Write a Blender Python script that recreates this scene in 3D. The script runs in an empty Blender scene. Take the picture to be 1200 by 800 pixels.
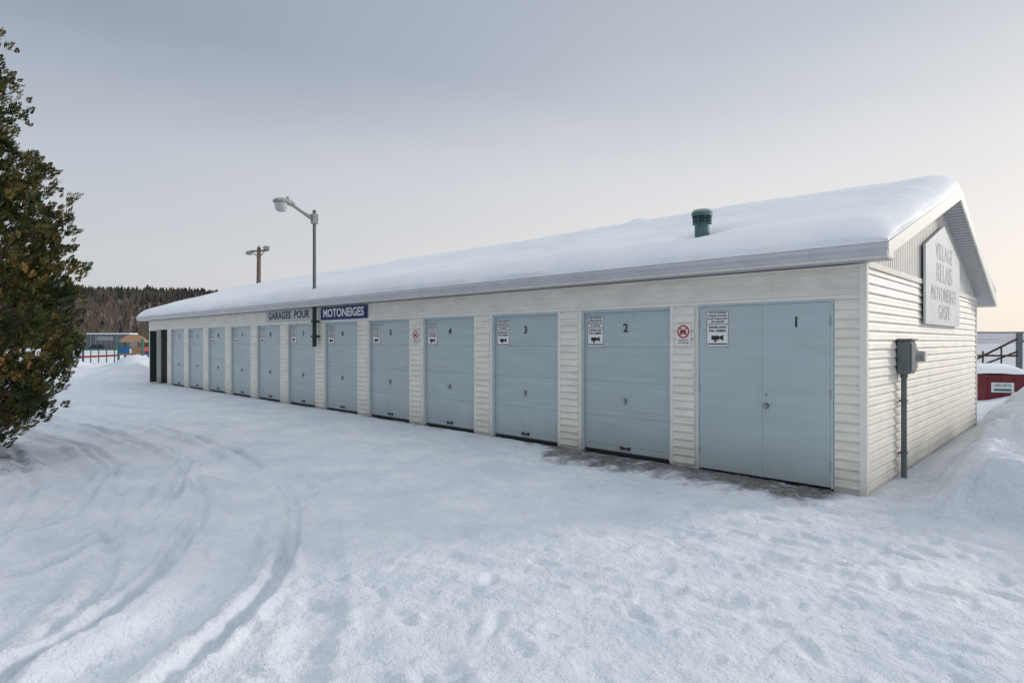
import bpy, math, random
import numpy as np
from mathutils import Matrix, Vector
random.seed(7); rng=np.random.default_rng(7)
S=bpy.context.scene
# ------------------------------------------------------------------ helpers
def newmat(name): 
    m=bpy.data.materials.new(name); m.use_nodes=True
    nt=m.node_tree; b=nt.nodes['Principled BSDF']; return m,nt,b
def mat(name,col,rough=0.6,metal=0.0,var=0.12,scale=6.0,bump=0.0,bscale=60,streak=None,spec=0.5):
    m,nt,b=newmat(name); N=nt.nodes; L=nt.links
    tc=N.new('ShaderNodeTexCoord'); mp=N.new('ShaderNodeMapping')
    L.new(tc.outputs['Object'],mp.inputs[0])
    if streak: mp.inputs['Scale'].default_value=streak
    no=N.new('ShaderNodeTexNoise'); no.inputs['Scale'].default_value=scale; no.inputs['Detail'].default_value=6
    no.inputs['Roughness'].default_value=0.6
    L.new(mp.outputs[0],no.inputs['Vector'])
    cr=N.new('ShaderNodeValToRGB'); cr.color_ramp.elements[0].position=0.3; cr.color_ramp.elements[1].position=0.7
    cr.color_ramp.elements[0].color=(*[max(0,c*(1-var)) for c in col],1)
    cr.color_ramp.elements[1].color=(*[min(1,c*(1+var*0.6)) for c in col],1)
    L.new(no.outputs[0],cr.inputs[0]); L.new(cr.outputs[0],b.inputs['Base Color'])
    b.inputs['Roughness'].default_value=rough; b.inputs['Metallic'].default_value=metal
    b.inputs['Specular IOR Level'].default_value=spec
    if bump>0:
        n2=N.new('ShaderNodeTexNoise'); n2.inputs['Scale'].default_value=bscale; n2.inputs['Detail'].default_value=4
        L.new(mp.outputs[0],n2.inputs['Vector'])
        bp=N.new('ShaderNodeBump'); bp.inputs['Strength'].default_value=bump; bp.inputs['Distance'].default_value=0.01
        L.new(n2.outputs[0],bp.inputs['Height']); L.new(bp.outputs[0],b.inputs['Normal'])
    return m
class MB:
    def __init__(s): s.v=[]; s.f=[]; s.m=[]
    def add(s,vs,fs,m=0):
        o=len(s.v); s.v+= [tuple(p) for p in vs]
        for f in fs: s.f.append(tuple(o+i for i in f)); s.m.append(m)
    def box(s,x0,x1,y0,y1,z0,z1,m=0):
        s.add([(x0,y0,z0),(x1,y0,z0),(x1,y1,z0),(x0,y1,z0),(x0,y0,z1),(x1,y0,z1),(x1,y1,z1),(x0,y1,z1)],
          [(0,3,2,1),(4,5,6,7),(0,1,5,4),(1,2,6,5),(2,3,7,6),(3,0,4,7)],m)
    def bbox(s,x0,x1,y0,y1,z0,z1,m=0,b=0.01):
        vs=[];
        for z,i in((z0,b),(z0+b,0),(z1-b,0),(z1,b)):
            xa,xb,ya,yb=x0+i,x1-i,y0+i,y1-i; c=b*0.7
            vs+=[(xa+c,ya,z),(xb-c,ya,z),(xb,ya+c,z),(xb,yb-c,z),(xb-c,yb,z),(xa+c,yb,z),(xa,yb-c,z),(xa,ya+c,z)]
        fs=[tuple(reversed(range(8))),tuple(range(24,32))]
        for k in range(3):
            for i in range(8):
                j=(i+1)%8; fs.append((k*8+i,k*8+j,k*8+8+j,k*8+8+i))
        s.add(vs,fs,m)
    def cyl(s,p0,p1,r0,r1=None,n=12,m=0,caps=True):
        if r1 is None: r1=r0
        p0=Vector(p0);p1=Vector(p1); d=(p1-p0).normalized()
        a=d.orthogonal().normalized(); b=d.cross(a)
        vs=[]
        for p,r in((p0,r0),(p1,r1)):
            for i in range(n):
                t=2*math.pi*i/n; vs.append(p+a*math.cos(t)*r+b*math.sin(t)*r)
        fs=[(i,(i+1)%n,n+(i+1)%n,n+i) for i in range(n)]
        if caps: fs+=[tuple(reversed(range(n))),tuple(range(n,2*n))]
        s.add(vs,fs,m)
    def prism(s,poly,x0,x1,m=0,ax='x'):
        n=len(poly)
        if ax=='x': vs=[(x0,p[0],p[1]) for p in poly]+[(x1,p[0],p[1]) for p in poly]
        else: vs=[(p[0],x0,p[1]) for p in poly]+[(p[0],x1,p[1]) for p in poly]
        fs=[(i,(i+1)%n,n+(i+1)%n,n+i) for i in range(n)]+[tuple(reversed(range(n))),tuple(range(n,2*n))]
        s.add(vs,fs,m)
    def text(s,body,size,M,m=0,bold=0.0,align='CENTER',sx=1.0):
        c=bpy.data.curves.new('t','FONT'); c.body=body; c.size=size; c.align_x=align; c.align_y='CENTER'
        c.offset=bold*size; c.resolution_u=3
        o=bpy.data.objects.new('t',c); S.collection.objects.link(o)
        dg=bpy.context.evaluated_depsgraph_get(); me=o.evaluated_get(dg).to_mesh()
        vs=[M@Vector((v.co.x*sx,v.co.y,v.co.z)) for v in me.vertices]
        s.add(vs,[tuple(p.vertices) for p in me.polygons],m)
        bpy.data.objects.remove(o); bpy.data.curves.remove(c)
    def build(s,name,mats,parent=None,smooth=False,fixn=True):
        me=bpy.data.meshes.new(name); me.from_pydata(s.v,[],s.f)
        for mm in mats: me.materials.append(mm)
        me.polygons.foreach_set('material_index',s.m)
        if smooth: me.polygons.foreach_set('use_smooth',[True]*len(s.f))
        me.update()
        o=bpy.data.objects.new(name,me); S.collection.objects.link(o)
        if parent: o.parent=parent
        return o
def fastmesh(name,V,F,mats,mi=None,smooth=False,attr=None):
    me=bpy.data.meshes.new(name); V=np.asarray(V,np.float32); F=np.asarray(F,np.int32); k=F.shape[1]
    me.vertices.add(len(V)); me.vertices.foreach_set('co',V.ravel())
    me.loops.add(F.size); me.loops.foreach_set('vertex_index',F.ravel())
    me.polygons.add(len(F)); me.polygons.foreach_set('loop_start',np.arange(0,F.size,k,dtype=np.int32))
    me.polygons.foreach_set('loop_total',np.full(len(F),k,np.int32))
    for m in mats: me.materials.append(m)
    if mi is not None: me.polygons.foreach_set('material_index',np.asarray(mi,np.int32))
    me.polygons.foreach_set('use_smooth',np.full(len(F),smooth))
    me.update(calc_edges=True)
    if attr:
        for an,av in attr.items():
            a=me.attributes.new(an,'FLOAT','POINT'); a.data.foreach_set('value',av.astype(np.float32).ravel())
    o=bpy.data.objects.new(name,me); S.collection.objects.link(o); return o
def _h(i,j,seed):
    n=(i.astype(np.int64)*374761393+j.astype(np.int64)*668265263+seed*1442695041)&0x7fffffff
    n=((n^(n>>13))*1274126177)&0x7fffffff
    return ((n^(n>>16))&0xffff)/65535.0
def vn(x,y,seed=0):
    i=np.floor(x);j=np.floor(y);fx=x-i;fy=y-j
    fx=fx*fx*fx*(fx*(fx*6-15)+10);fy=fy*fy*fy*(fy*(fy*6-15)+10)
    i=i.astype(np.int64);j=j.astype(np.int64)
    a=_h(i,j,seed);b=_h(i+1,j,seed);c=_h(i,j+1,seed);d=_h(i+1,j+1,seed)
    return (a+(b-a)*fx)*(1-fy)+(c+(d-c)*fx)*fy
def fbm(x,y,o=4,seed=0):
    s=0;a=1;t=0
    for k in range(o):
        s=s+a*(vn(x,y,seed+k*17)-0.5); t+=a; a*=0.5
        x,y=(x*0.8-y*0.6)*2.03+5.1,(x*0.6+y*0.8)*2.03+1.7
    return s/t*2
def ss(a,b,x):
    t=np.clip((x-a)/(b-a),0,1); return t*t*(3-2*t)

# ------------------------------------------------------------------ frame of the building
CX,CY=3.828,6.535
Dx,Dy=-0.7140,0.7001     # along the wall to the far end
Sx,Sy=0.7001,0.7140      # into the building
ang=math.atan2(-Dy,-Dx)

# ------------------------------------------------------------------ materials
def snow_mat(name,attr=False,b1=0.5):
    m,nt,b=newmat(name);N=nt.nodes;L=nt.links
    tc=N.new('ShaderNodeTexCoord')
    n1=N.new('ShaderNodeTexNoise'); n1.inputs['Scale'].default_value=1.1; n1.inputs['Detail'].default_value=10; n1.inputs['Roughness'].default_value=0.70
    L.new(tc.outputs['Object'],n1.inputs['Vector'])
    cr=N.new('ShaderNodeValToRGB'); e=cr.color_ramp.elements
    if attr:
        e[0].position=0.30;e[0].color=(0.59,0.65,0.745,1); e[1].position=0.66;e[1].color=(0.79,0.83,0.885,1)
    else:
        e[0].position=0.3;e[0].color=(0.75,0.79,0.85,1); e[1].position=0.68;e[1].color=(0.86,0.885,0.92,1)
    L.new(n1.outputs[0],cr.inputs[0]); out=cr.outputs[0]
    if attr:
        n3=N.new('ShaderNodeTexNoise'); n3.inputs['Scale'].default_value=26; n3.inputs['Detail'].default_value=5; n3.inputs['Roughness'].default_value=0.75
        L.new(tc.outputs['Object'],n3.inputs['Vector'])
        at=N.new('ShaderNodeAttribute'); at.attribute_name='dirt_shade'
        n4=N.new('ShaderNodeTexNoise'); n4.inputs['Scale'].default_value=3.2; n4.inputs['Detail'].default_value=10; n4.inputs['Roughness'].default_value=0.74
        L.new(tc.outputs['Object'],n4.inputs['Vector'])
        ma=N.new('ShaderNodeMath');ma.operation='MULTIPLY_ADD'; L.new(at.outputs['Fac'],ma.inputs[0]); ma.inputs[1].default_value=0.50
        L.new(n4.outputs[0],ma.inputs[2])
        r4=N.new('ShaderNodeMapRange'); r4.inputs[1].default_value=0.76; r4.inputs[2].default_value=0.98; r4.inputs[4].default_value=0.96; L.new(ma.outputs[0],r4.inputs[0])
        r3=N.new('ShaderNodeMapRange'); r3.inputs[1].default_value=0.69; r3.inputs[2].default_value=0.77; r3.inputs[4].default_value=0.6; L.new(n3.outputs[0],r3.inputs[0])
        mx=N.new('ShaderNodeMath');mx.operation='MAXIMUM';L.new(r4.outputs[0],mx.inputs[0]);L.new(r3.outputs[0],mx.inputs[1])
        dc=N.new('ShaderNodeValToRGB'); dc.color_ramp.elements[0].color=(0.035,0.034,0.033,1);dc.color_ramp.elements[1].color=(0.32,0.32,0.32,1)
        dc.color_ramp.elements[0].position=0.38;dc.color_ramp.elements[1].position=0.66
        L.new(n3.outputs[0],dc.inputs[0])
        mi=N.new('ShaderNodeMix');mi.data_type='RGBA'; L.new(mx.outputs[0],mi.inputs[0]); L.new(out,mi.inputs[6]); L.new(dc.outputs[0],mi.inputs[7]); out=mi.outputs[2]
        rr_=N.new('ShaderNodeMapRange'); rr_.inputs[3].default_value=0.62; rr_.inputs[4].default_value=0.34; L.new(r4.outputs[0],rr_.inputs[0]); L.new(rr_.outputs[0],b.inputs['Roughness'])
    L.new(out,b.inputs['Base Color'])
    if not attr: b.inputs['Roughness'].default_value=0.62
    b.inputs['Specular IOR Level'].default_value=0.25
    prev=None
    for sc,di,st in (((7,0.04,b1),(26,0.022,b1),(90,0.009,b1)) if attr else ((9,0.03,b1),(60,0.006,b1))):
        n=N.new('ShaderNodeTexNoise'); n.inputs['Scale'].default_value=sc; n.inputs['Detail'].default_value=3; n.inputs['Roughness'].default_value=0.6
        L.new(tc.outputs['Object'],n.inputs['Vector'])
        bp=N.new('ShaderNodeBump'); bp.inputs['Strength'].default_value=st; bp.inputs['Distance'].default_value=di
        L.new(n.outputs[0],bp.inputs['Height'])
        if prev: L.new(prev.outputs[0],bp.inputs['Normal'])
        prev=bp
    L.new(prev.outputs[0],b.inputs['Normal'])
    return m
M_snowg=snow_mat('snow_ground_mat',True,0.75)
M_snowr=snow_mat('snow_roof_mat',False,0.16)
M_side=mat('siding_cream',(0.80,0.775,0.70),0.5,var=0.13,scale=2.2,bump=0.12,bscale=25,streak=(1,1,2.5))
def dirty_base(m,h=0.35,amt=0.5,col=(0.33,0.30,0.25,1)):
    nt=m.node_tree;N=nt.nodes;L=nt.links;b=N['Principled BSDF']
    src=b.inputs['Base Color'].links[0].from_socket
    tc=N.new('ShaderNodeTexCoord');sp=N.new('ShaderNodeSeparateXYZ');L.new(tc.outputs['Object'],sp.inputs[0])
    no=N.new('ShaderNodeTexNoise');no.inputs['Scale'].default_value=7;no.inputs['Detail'].default_value=7;no.inputs['Roughness'].default_value=.7
    L.new(tc.outputs['Object'],no.inputs['Vector'])
    mr=N.new('ShaderNodeMapRange');mr.inputs[1].default_value=h;mr.inputs[2].default_value=0.0;L.new(sp.outputs[2],mr.inputs[0])
    mu=N.new('ShaderNodeMath');mu.operation='MULTIPLY';L.new(mr.outputs[0],mu.inputs[0]);L.new(no.outputs[0],mu.inputs[1])
    m2=N.new('ShaderNodeMath');m2.operation='MULTIPLY';m2.inputs[1].default_value=amt*2;L.new(mu.outputs[0],m2.inputs[0]);m2.use_clamp=True
    mi=N.new('ShaderNodeMix');mi.data_type='RGBA';L.new(m2.outputs[0],mi.inputs[0]);L.new(src,mi.inputs[6]);mi.inputs[7].default_value=col
    L.new(mi.outputs[2],b.inputs['Base Color'])
dirty_base(M_side,0.45,0.45)
M_trim=mat('trim_white',(0.80,0.78,0.73),0.5,var=0.08,scale=3)
dirty_base(M_trim,0.3,0.5)
M_door=mat('door_blue_grey',(0.44,0.515,0.535),0.45,var=0.08,scale=1.3,bump=0.15,bscale=14,streak=(1,1,6))
dirty_base(M_door,0.5,0.42,(0.26,0.28,0.28,1))
M_doorf=mat('door_frame_paint',(0.50,0.58,0.595),0.5,var=0.1,scale=4)
M_dark=mat('black_rubber',(0.02,0.02,0.022),0.6)
M_metal=mat('galvanised_metal',(0.36,0.38,0.39),0.45,metal=0.6,var=0.2,scale=8)
M_gut=mat('gutter_metal',(0.54,0.55,0.575),0.4,metal=0.2,var=0.12,scale=3)
M_white=mat('sign_white',(0.78,0.78,0.77),0.45,var=0.06,scale=4)
M_black=mat('sign_black',(0.02,0.02,0.025),0.5)
M_red=mat('sign_red',(0.5,0.03,0.03),0.5)
M_navy=mat('sign_navy',(0.010,0.025,0.14),0.5,var=0.2,spec=0.25)
M_green=mat('sign_green_letter',(0.015,0.03,0.03),0.5)
M_pale=mat('sign_weathered_white',(0.66,0.69,0.70),0.5,var=0.12,scale=3)
M_pale2=mat('sign_grey',(0.50,0.54,0.53),0.5,var=0.12,scale=3)
M_letter=mat('faded_letter',(0.565,0.58,0.575),0.4,metal=0.0,var=0.35,scale=4)
M_ebox=mat('electric_box_grey',(0.13,0.16,0.165),0.5,var=0.15)
M_ebox2=mat('meter_grey',(0.28,0.30,0.30),0.45,var=0.15)
M_wood=mat('weathered_wood',(0.17,0.12,0.085),0.8,var=0.4,scale=5,streak=(8,8,0.7))
M_vent=mat('vent_green_metal',(0.075,0.165,0.165),0.45,metal=0.2,var=0.4,scale=12)
M_shingle=mat('roof_metal',(0.2,0.2,0.2),0.7)
M_dgreen=mat('dark_green_paint',(0.015,0.035,0.03),0.6)
def ribbed(name,col,scale,axis):
    m,nt,b=newmat(name);N=nt.nodes;L=nt.links
    tc=N.new('ShaderNodeTexCoord');w=N.new('ShaderNodeTexWave');w.wave_type='BANDS';w.bands_direction=axis
    w.inputs['Scale'].default_value=scale; L.new(tc.outputs['Object'],w.inputs['Vector'])
    cr=N.new('ShaderNodeValToRGB');e=cr.color_ramp.elements;e[0].position=0.05;e[0].color=(*[c*0.45 for c in col],1);e[1].position=0.3;e[1].color=(*col,1)
    L.new(w.outputs['Fac'],cr.inputs[0]);L.new(cr.outputs[0],b.inputs['Base Color'])
    bp=N.new('ShaderNodeBump');bp.inputs['Strength'].default_value=0.6;bp.inputs['Distance'].default_value=0.01
    L.new(w.outputs['Fac'],bp.inputs['Height']);L.new(bp.outputs[0],b.inputs['Normal']);b.inputs['Roughness'].default_value=0.5
    return m
M_soff=ribbed('soffit_ribbed',(0.52,0.53,0.55),3.2,'Y')
M_vert=mat('vertical_siding',(0.66,0.65,0.61),0.5,var=0.1,scale=2)

# ------------------------------------------------------------------ building
bld=bpy.data.objects.new('garage_building',None); S.collection.objects.link(bld)
bld.location=(CX,CY,0); bld.rotation_euler=(0,0,ang)
WL=26.6; WD=7.95; ZW=2.50
doors=[(0.306,1.93)]
for k in range(11):
    a=2.341+1.986*k; doors.append((a,a+1.525))
opening=(24.2,25.5)
ZD=2.12
def siding(mb,a0,a1,z0,z1,fn,m=0,pitch=0.104):
    z=z0
    while z<z1-0.01:
        zt=min(z+pitch,z1); h=(zt-z)/pitch
        j=random.uniform(-.0015,.0015)
        pr=[(0.004,z),(0.026+j,z+0.002),(0.027+j,z+0.014),(0.018+j,z+0.05*h),(0.019,z+0.058*h),(0.004,zt)]
        n=len(pr); vs=[fn(a0,p[0],p[1]) for p in pr]+[fn(a1,p[0],p[1]) for p in pr]
        fs=[(i,i+1,n+i+1,n+i) for i in range(n-1)]+[tuple(range(n)),tuple(range(n,2*n))]
        mb.add(vs,fs,m); z=zt
mb=MB()
edges=[0.0]
for d in doors+[opening]: edges+=[d[0],d[1]]
edges.append(WL)
piers=[(edges[i],edges[i+1]) for i in range(0,len(edges),2)]
for a,b in piers: mb.box(-b,-a,0,0.14,-0.3,ZD,0)
mb.box(-WL,0,0,0.14,ZD,ZW,0)
mb.box(-WL,-WL+0.12,0.14,WD,-0.3,ZW,0)
mb.box(-WL+0.12,-0.14,WD-0.14,WD,-0.3,ZW,0)
mb.box(-0.14,0,0.14,WD,-0.3,ZW,0)
mb.build('wall_core',[M_trim],bld)
mb=MB()
front=lambda a,d,z:(a,-d,z)
for i,(a,b) in enumerate(piers):
    r=0.055
    a2=a+(0.04 if i==0 else r); b2=b-r
    if i==0: b2=b-0.015; 
    if b2-a2>0.04: siding(mb,-b2,-a2,0.03,ZD-0.0,front)
x=-WL
while x<-0.05:
    x2=min(x+3.66,-0.04); siding(mb,x,x2-0.002,ZD+0.045,ZW-0.002,front); x=x2
side=lambda a,d,z:(d,a,z)
siding(mb,0.04,3.3,0.0,ZW-0.04,side); siding(mb,3.303,WD-0.05,0.0,ZW-0.04,side)
sidel=lambda a,d,z:(-WL-d,a,z)
siding(mb,0.0,WD,0.0,ZW-0.002,sidel)
mb.build('siding',[M_side],bld)
mb=MB()
mb.box(-0.04,0.032,-0.032,0.04,-0.1,ZW-0.003,0)
mb.box(-0.05,0.034,WD-0.05,WD+0.03,-0.1,ZW-0.003,0)
mb.box(-WL,-0.042,-0.030,0,ZD+0.004,ZD+0.044,0)
for i,(a,b) in enumerate(doors):
    if i==0:
        continue
    mb.box(-a,-a+0.05,-0.014,0.0,0,ZD+0.002,0); mb.box(-b-0.05,-b,-0.014,0.0,0,ZD+0.002,0)
mb.box(0.002,0.036,0.04,WD-0.05,ZW-0.038,ZW+0.03,0)
mb.build('corner_and_door_trim',[M_trim],bld)
nb=['1','2','3','4','5','6','7','8','9','10','11','12']
R90=Matrix.Rotation(math.pi/2,4,'X')
for i,(a,b) in enumerate(doors):
    mb=MB()
    if i==0:
        x0,x1=-b,-a
        mb.box(x0,x0+0.02,-0.03,0.05,0.0,ZD,1);mb.box(x1-0.02,x1,-0.03,0.05,0.0,ZD,1);mb.box(x0+0.02,x1-0.02,-0.03,0.05,ZD-0.02,ZD,1)
        mid=-1.107
        mb.bbox(x0+0.023,mid-0.004,-0.026,0.03,0.012,ZD-0.023,0,0.004)
        mb.bbox(mid+0.004,x1-0.023,-0.026,0.03,0.012,ZD-0.023,0,0.004)
        mb.box(mid-0.02,mid+0.02,-0.02,0.04,0.012,ZD-0.03,2)
        mb.box(mid-0.03,mid+0.012,-0.032,-0.0265,0.012,ZD-0.023,0)
        mb.cyl((-1.045,-0.026,0.88),(-1.045,-0.06,0.88),0.013,n=10,m=3)
        mb.cyl((-1.045,-0.06,0.88),(-1.045,-0.095,0.88),0.032,0.026,n=16,m=3)
        mb.cyl((-1.045,-0.027,0.88),(-1.045,-0.032,0.88),0.036,n=16,m=3)
        mb.box(-1.062,-1.028,-0.031,-0.026,0.99,1.03,3)
        for hz in(0.25,1.06,1.88):
            mb.cyl((x0+0.022,-0.032,hz-.05),(x0+0.022,-0.032,hz+.05),0.009,n=8,m=3); mb.cyl((x1-0.022,-0.032,hz-.05),(x1-0.022,-0.032,hz+.05),0.009,n=8,m=3)
        mb.text('1',0.17,Matrix.Translation((-0.70,-0.029,1.87))@R90,2,0.02)
        mb.build('double_door',[M_door,M_doorf,M_black,M_metal],bld)
        continue
    x0,x1=-b,-a
    yd=0.055
    mb.box(x0,x0+0.03,0.015,0.12,0,ZD,1);mb.box(x1-0.03,x1,0.015,0.12,0,ZD,1);mb.box(x0+0.03,x1-0.03,0.015,0.12,ZD-0.035,ZD,1)
    z=0.03; top=ZD-0.035
    n=4; hh=(top-z)/n
    for k in range(n):
        za=z+k*hh+0.0006; zb=z+(k+1)*hh-0.0006
        mb.bbox(x0+0.032,x1-0.032,yd,yd+0.04,za,zb,0,0.0045)
        w=(x1-x0-0.064)/2
        for q in range(2):
            xa=x0+0.032+q*w+0.07; xb=x0+0.032+(q+1)*w-0.07
            z1_,z2_=za+0.085,zb-0.085; t=.012; dp=.004
            mb.add([(xa,yd-0.0005,z1_),(xb,yd-0.0005,z1_),(xb,yd-0.0005,z2_),(xa,yd-0.0005,z2_),
                    (xa+t,yd-dp,z1_+t),(xb-t,yd-dp,z1_+t),(xb-t,yd-dp,z2_-t),(xa+t,yd-dp,z2_-t)],
                   [(0,1,5,4),(1,2,6,5),(2,3,7,6),(3,0,4,7),(4,5,6,7)],0)
    mb.box(x0+0.03,x1-0.03,yd+0.008,yd+0.09,0.03,top,1)
    mb.box(x0+0.034,x1-0.034,yd-0.004,yd+0.03,0.0,0.032,2)
    xc=(x0+x1)/2
    mb.cyl((xc,yd-.001,0.80),(xc,yd-.012,0.80),0.03,n=14,m=3); mb.box(xc-0.011,xc+0.011,yd-.04,yd-.012,0.74,0.83,3)
    mb.box(xc-0.075,xc+0.075,yd-0.03,yd-0.02,0.085,0.11,2)
    mb.box(xc-0.08,xc-0.05,yd-0.02,yd,0.075,0.12,2);mb.box(xc+0.05,xc+0.08,yd-0.02,yd,0.075,0.12,2)
    mb.text(nb[i],0.17,Matrix.Translation((xc+random.uniform(-.01,.01),yd-0.009,1.84))@R90,2,0.02)
    mb.build('garage_door_'+nb[i],[M_door,M_doorf,M_black,M_metal],bld)
mb=MB()
mb.box(-opening[1],-opening[0],0.5,0.54,-0.1,ZD,0); mb.box(-opening[1],-opening[0],0.14,0.5,ZD-0.02,ZD,0)
mb.box(-opening[1]-0.03,-opening[1]+0.0,-0.26,-0.03,0.02,ZD-0.04,0)
for z in(.3,1.0,1.8): mb.box(-opening[1]-0.0,-opening[1]+0.02,-0.25,-0.06,z,z+.1,0)
mb.build('open_doorway',[M_dgreen],bld)
# roof
RY=4.05; ZR=3.98; EF=-0.35; ER=8.45; ZE=2.65; ZRr=2.52; XR=0.30; XL=-27.15
mb=MB()
th=0.10
mb.prism([(EF+0.10,ZE+0.03),(RY,ZR),(ER,ZRr),(ER,ZRr-th),(RY,ZR-th),(EF+0.10,ZE+0.03-th)],XL+0.02,XR-0.022,0)
mb.build('roof_deck',[M_shingle],bld)
mb=MB()
for xa,xb in((XR-0.02,XR+0.004),(XL-0.004,XL+0.02)):
    d=0.17
    mb.prism([(EF+0.02,ZE+0.012),(RY,ZR+0.012),(RY,ZR+0.012-d),(EF+0.02,ZE-d+0.04)],xa,xb,0)
    mb.prism([(RY,ZR+0.012),(ER,ZRr+0.012),(ER,ZRr-d+0.012),(RY,ZR+0.012-d)],xa,xb,0)
mb.prism([(-0.25,ZW+0.025),(-0.25,ZE-0.03),(0.0,ZE+0.04),(0.0,ZW+0.025)],0.005,XR-0.022,0)
mb.box(XL+0.02,XR-0.022,-0.27,-0.25,ZW+0.01,ZE+0.02,0)
mb.box(XL+0.02,XR-0.022,ER-0.02,ER+0.004,ZW-0.14,ZRr,0)
mb.build('fascia',[M_trim],bld)
mb=MB()
mb.box(XL+0.02,XR-0.022,-0.25,-0.002,ZW+0.005,ZW+0.022,0)
s1=(ZR-ZE)/(RY-EF)
mb.prism([(0.0,ZE+0.35*s1-th-0.03),(RY,ZR-th-0.03),(RY,ZR-th-0.01),(0.0,ZE+0.35*s1-th-0.01)],0.004,XR-0.022,0)
s2=(ZR-ZRr)/(ER-RY)
mb.prism([(RY,ZR-th-0.03),(ER-.02,ZRr-th-0.02),(ER-.02,ZRr-th-0.005),(RY,ZR-th-0.01)],0.004,XR-0.022,0)
mb.build('soffit',[M_soff],bld)
mb=MB()
g=[(-0.27,ZE-0.11),(-0.315,ZE-0.11),(-0.325,ZE-0.075),(-0.35,ZE-0.04),(-0.352,ZE-0.004),(-0.352,ZE+0.008),(-0.338,ZE+0.008),(-0.338,ZE-0.03),(-0.27,ZE-0.05)]
mb.prism(g,XL,XR,0)
x=XL+1.0
while x<XR:
    mb.box(x,x+0.02,-0.3545,-0.352,ZE-0.03,ZE+0.007,0); x+=3.05
mb.build('gutter',[M_gut],bld)
mb=MB()
mb.prism([(0.0,ZW),(0.0,ZE+0.35*s1-th-0.02),(RY,ZR-th-0.02),(WD,ZR-th-0.02-s2*(WD-RY)),(WD,ZW)],-0.1,0.0,0)
mb.prism([(0.0,ZW),(0.0,ZE+0.35*s1-th-0.02),(RY,ZR-th-0.02),(WD,ZR-th-0.02-s2*(WD-RY)),(WD,ZW)],-WL,-WL+0.1,0)
y=0.08
while y<WD-0.05:
    zt=(ZR-th-0.03-s1*(RY-y)) if y<RY else (ZR-th-0.03-s2*(y-RY))
    if zt>ZW+0.05: mb.box(0.0,0.014,y,y+0.075,ZW+0.032,zt-0.012,0)
    y+=0.1
mb.build('gable',[M_vert],bld)

# roof snow
def edge_samples(L,step,er=0.45):
    e=[0,.004,.012,.025,.045,.07,.1,.14,.19,.25,.32,.4]
    n=int((L-0.9)/step); mid=np.linspace(0.45,L-0.45,max(n,2))
    return np.array(e+list(mid)+[L-q for q in reversed(e)])
xs=XL+edge_samples(XR-XL,0.11)-0.0; ys=EF+edge_samples(ER-EF,0.10)
XX,YY=np.meshgrid(xs,ys); 
def roofz(y): 
    return np.where(y<RY,ZR-s1*(RY-y),ZR-s2*(y-RY))
dxe=np.minimum(XX-XL,XR-XX); dye=np.minimum(YY-EF,ER-YY)
f1=np.sqrt(1-(1-np.clip(dxe/0.42,0,1))**2); f2=np.sqrt(1-(1-np.clip(dye/0.38,0,1))**2)
nz=fbm(XX*0.6,YY*0.6,4,3)
T=0.27+0.09*np.exp(-((YY-RY)/1.2)**2)+0.05*nz+0.012*fbm(XX*3,YY*3,3,9)
ZZ=roofz(YY)+0.012
ridge=-(np.sqrt((YY-RY)**2+0.35**2)-np.abs(YY-RY))*0.30
ZZ=ZZ+(T*1.0+ridge*0.7)*f1*f2
ZZ-=0.13*np.exp(-(((XX+2.14)/0.28)**2+((YY-0.45)/0.28)**2))*f2
ZZ+=0.07*np.exp(-(((XX+5.4)/0.2)**2+((YY-RY)/0.3)**2)**2)
en=fbm(XX*1.7,XX*0+2.2,4,5)
YYp=YY+np.where(YY<RY,1,0)*(-0.035*(en+0.3))*np.exp(-dye/0.15)*(f2>0.15)
XXp=XX+0.05*fbm(YY*1.5,YY*0+1,3,8)*np.exp(-dxe/0.15)*(f1>0.2)
ny,nx=XX.shape
V=np.stack([XXp,YYp,ZZ],-1).reshape(-1,3)
idx=np.arange(nx*ny).reshape(ny,nx)
F=np.stack([idx[:-1,:-1],idx[:-1,1:],idx[1:,1:],idx[1:,:-1]],-1).reshape(-1,4)
o=fastmesh('roof_snow',V,F,[M_snowr],smooth=True); o.parent=bld
mb=MB(); vx,vy=-2.14,0.5; zb=3.0; zt=3.475
mb.cyl((vx,vy,zb),(vx,vy,3.30),0.10,n=24,m=0,caps=False)
for k in range(3):
    z=3.285+k*0.035; mb.cyl((vx,vy,z),(vx,vy,z+0.016),0.132,0.118,n=24,m=0)
mb.cyl((vx,vy,3.27),(vx,vy,3.39),0.095,n=20,m=2)
for k in range(8):
    t=k*math.pi/4; mb.cyl((vx+.125*math.cos(t),vy+.125*math.sin(t),3.28),(vx+.125*math.cos(t),vy+.125*math.sin(t),3.42),0.006,n=6,m=0)
mb.cyl((vx,vy,3.385),(vx,vy,3.44),0.138,0.142,n=24,m=0); mb.cyl((vx,vy,3.44),(vx,vy,zt),0.142,0.12,n=24,m=1)
mb.build('roof_vent',[M_vent,M_ebox2,M_dark],bld)

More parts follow.
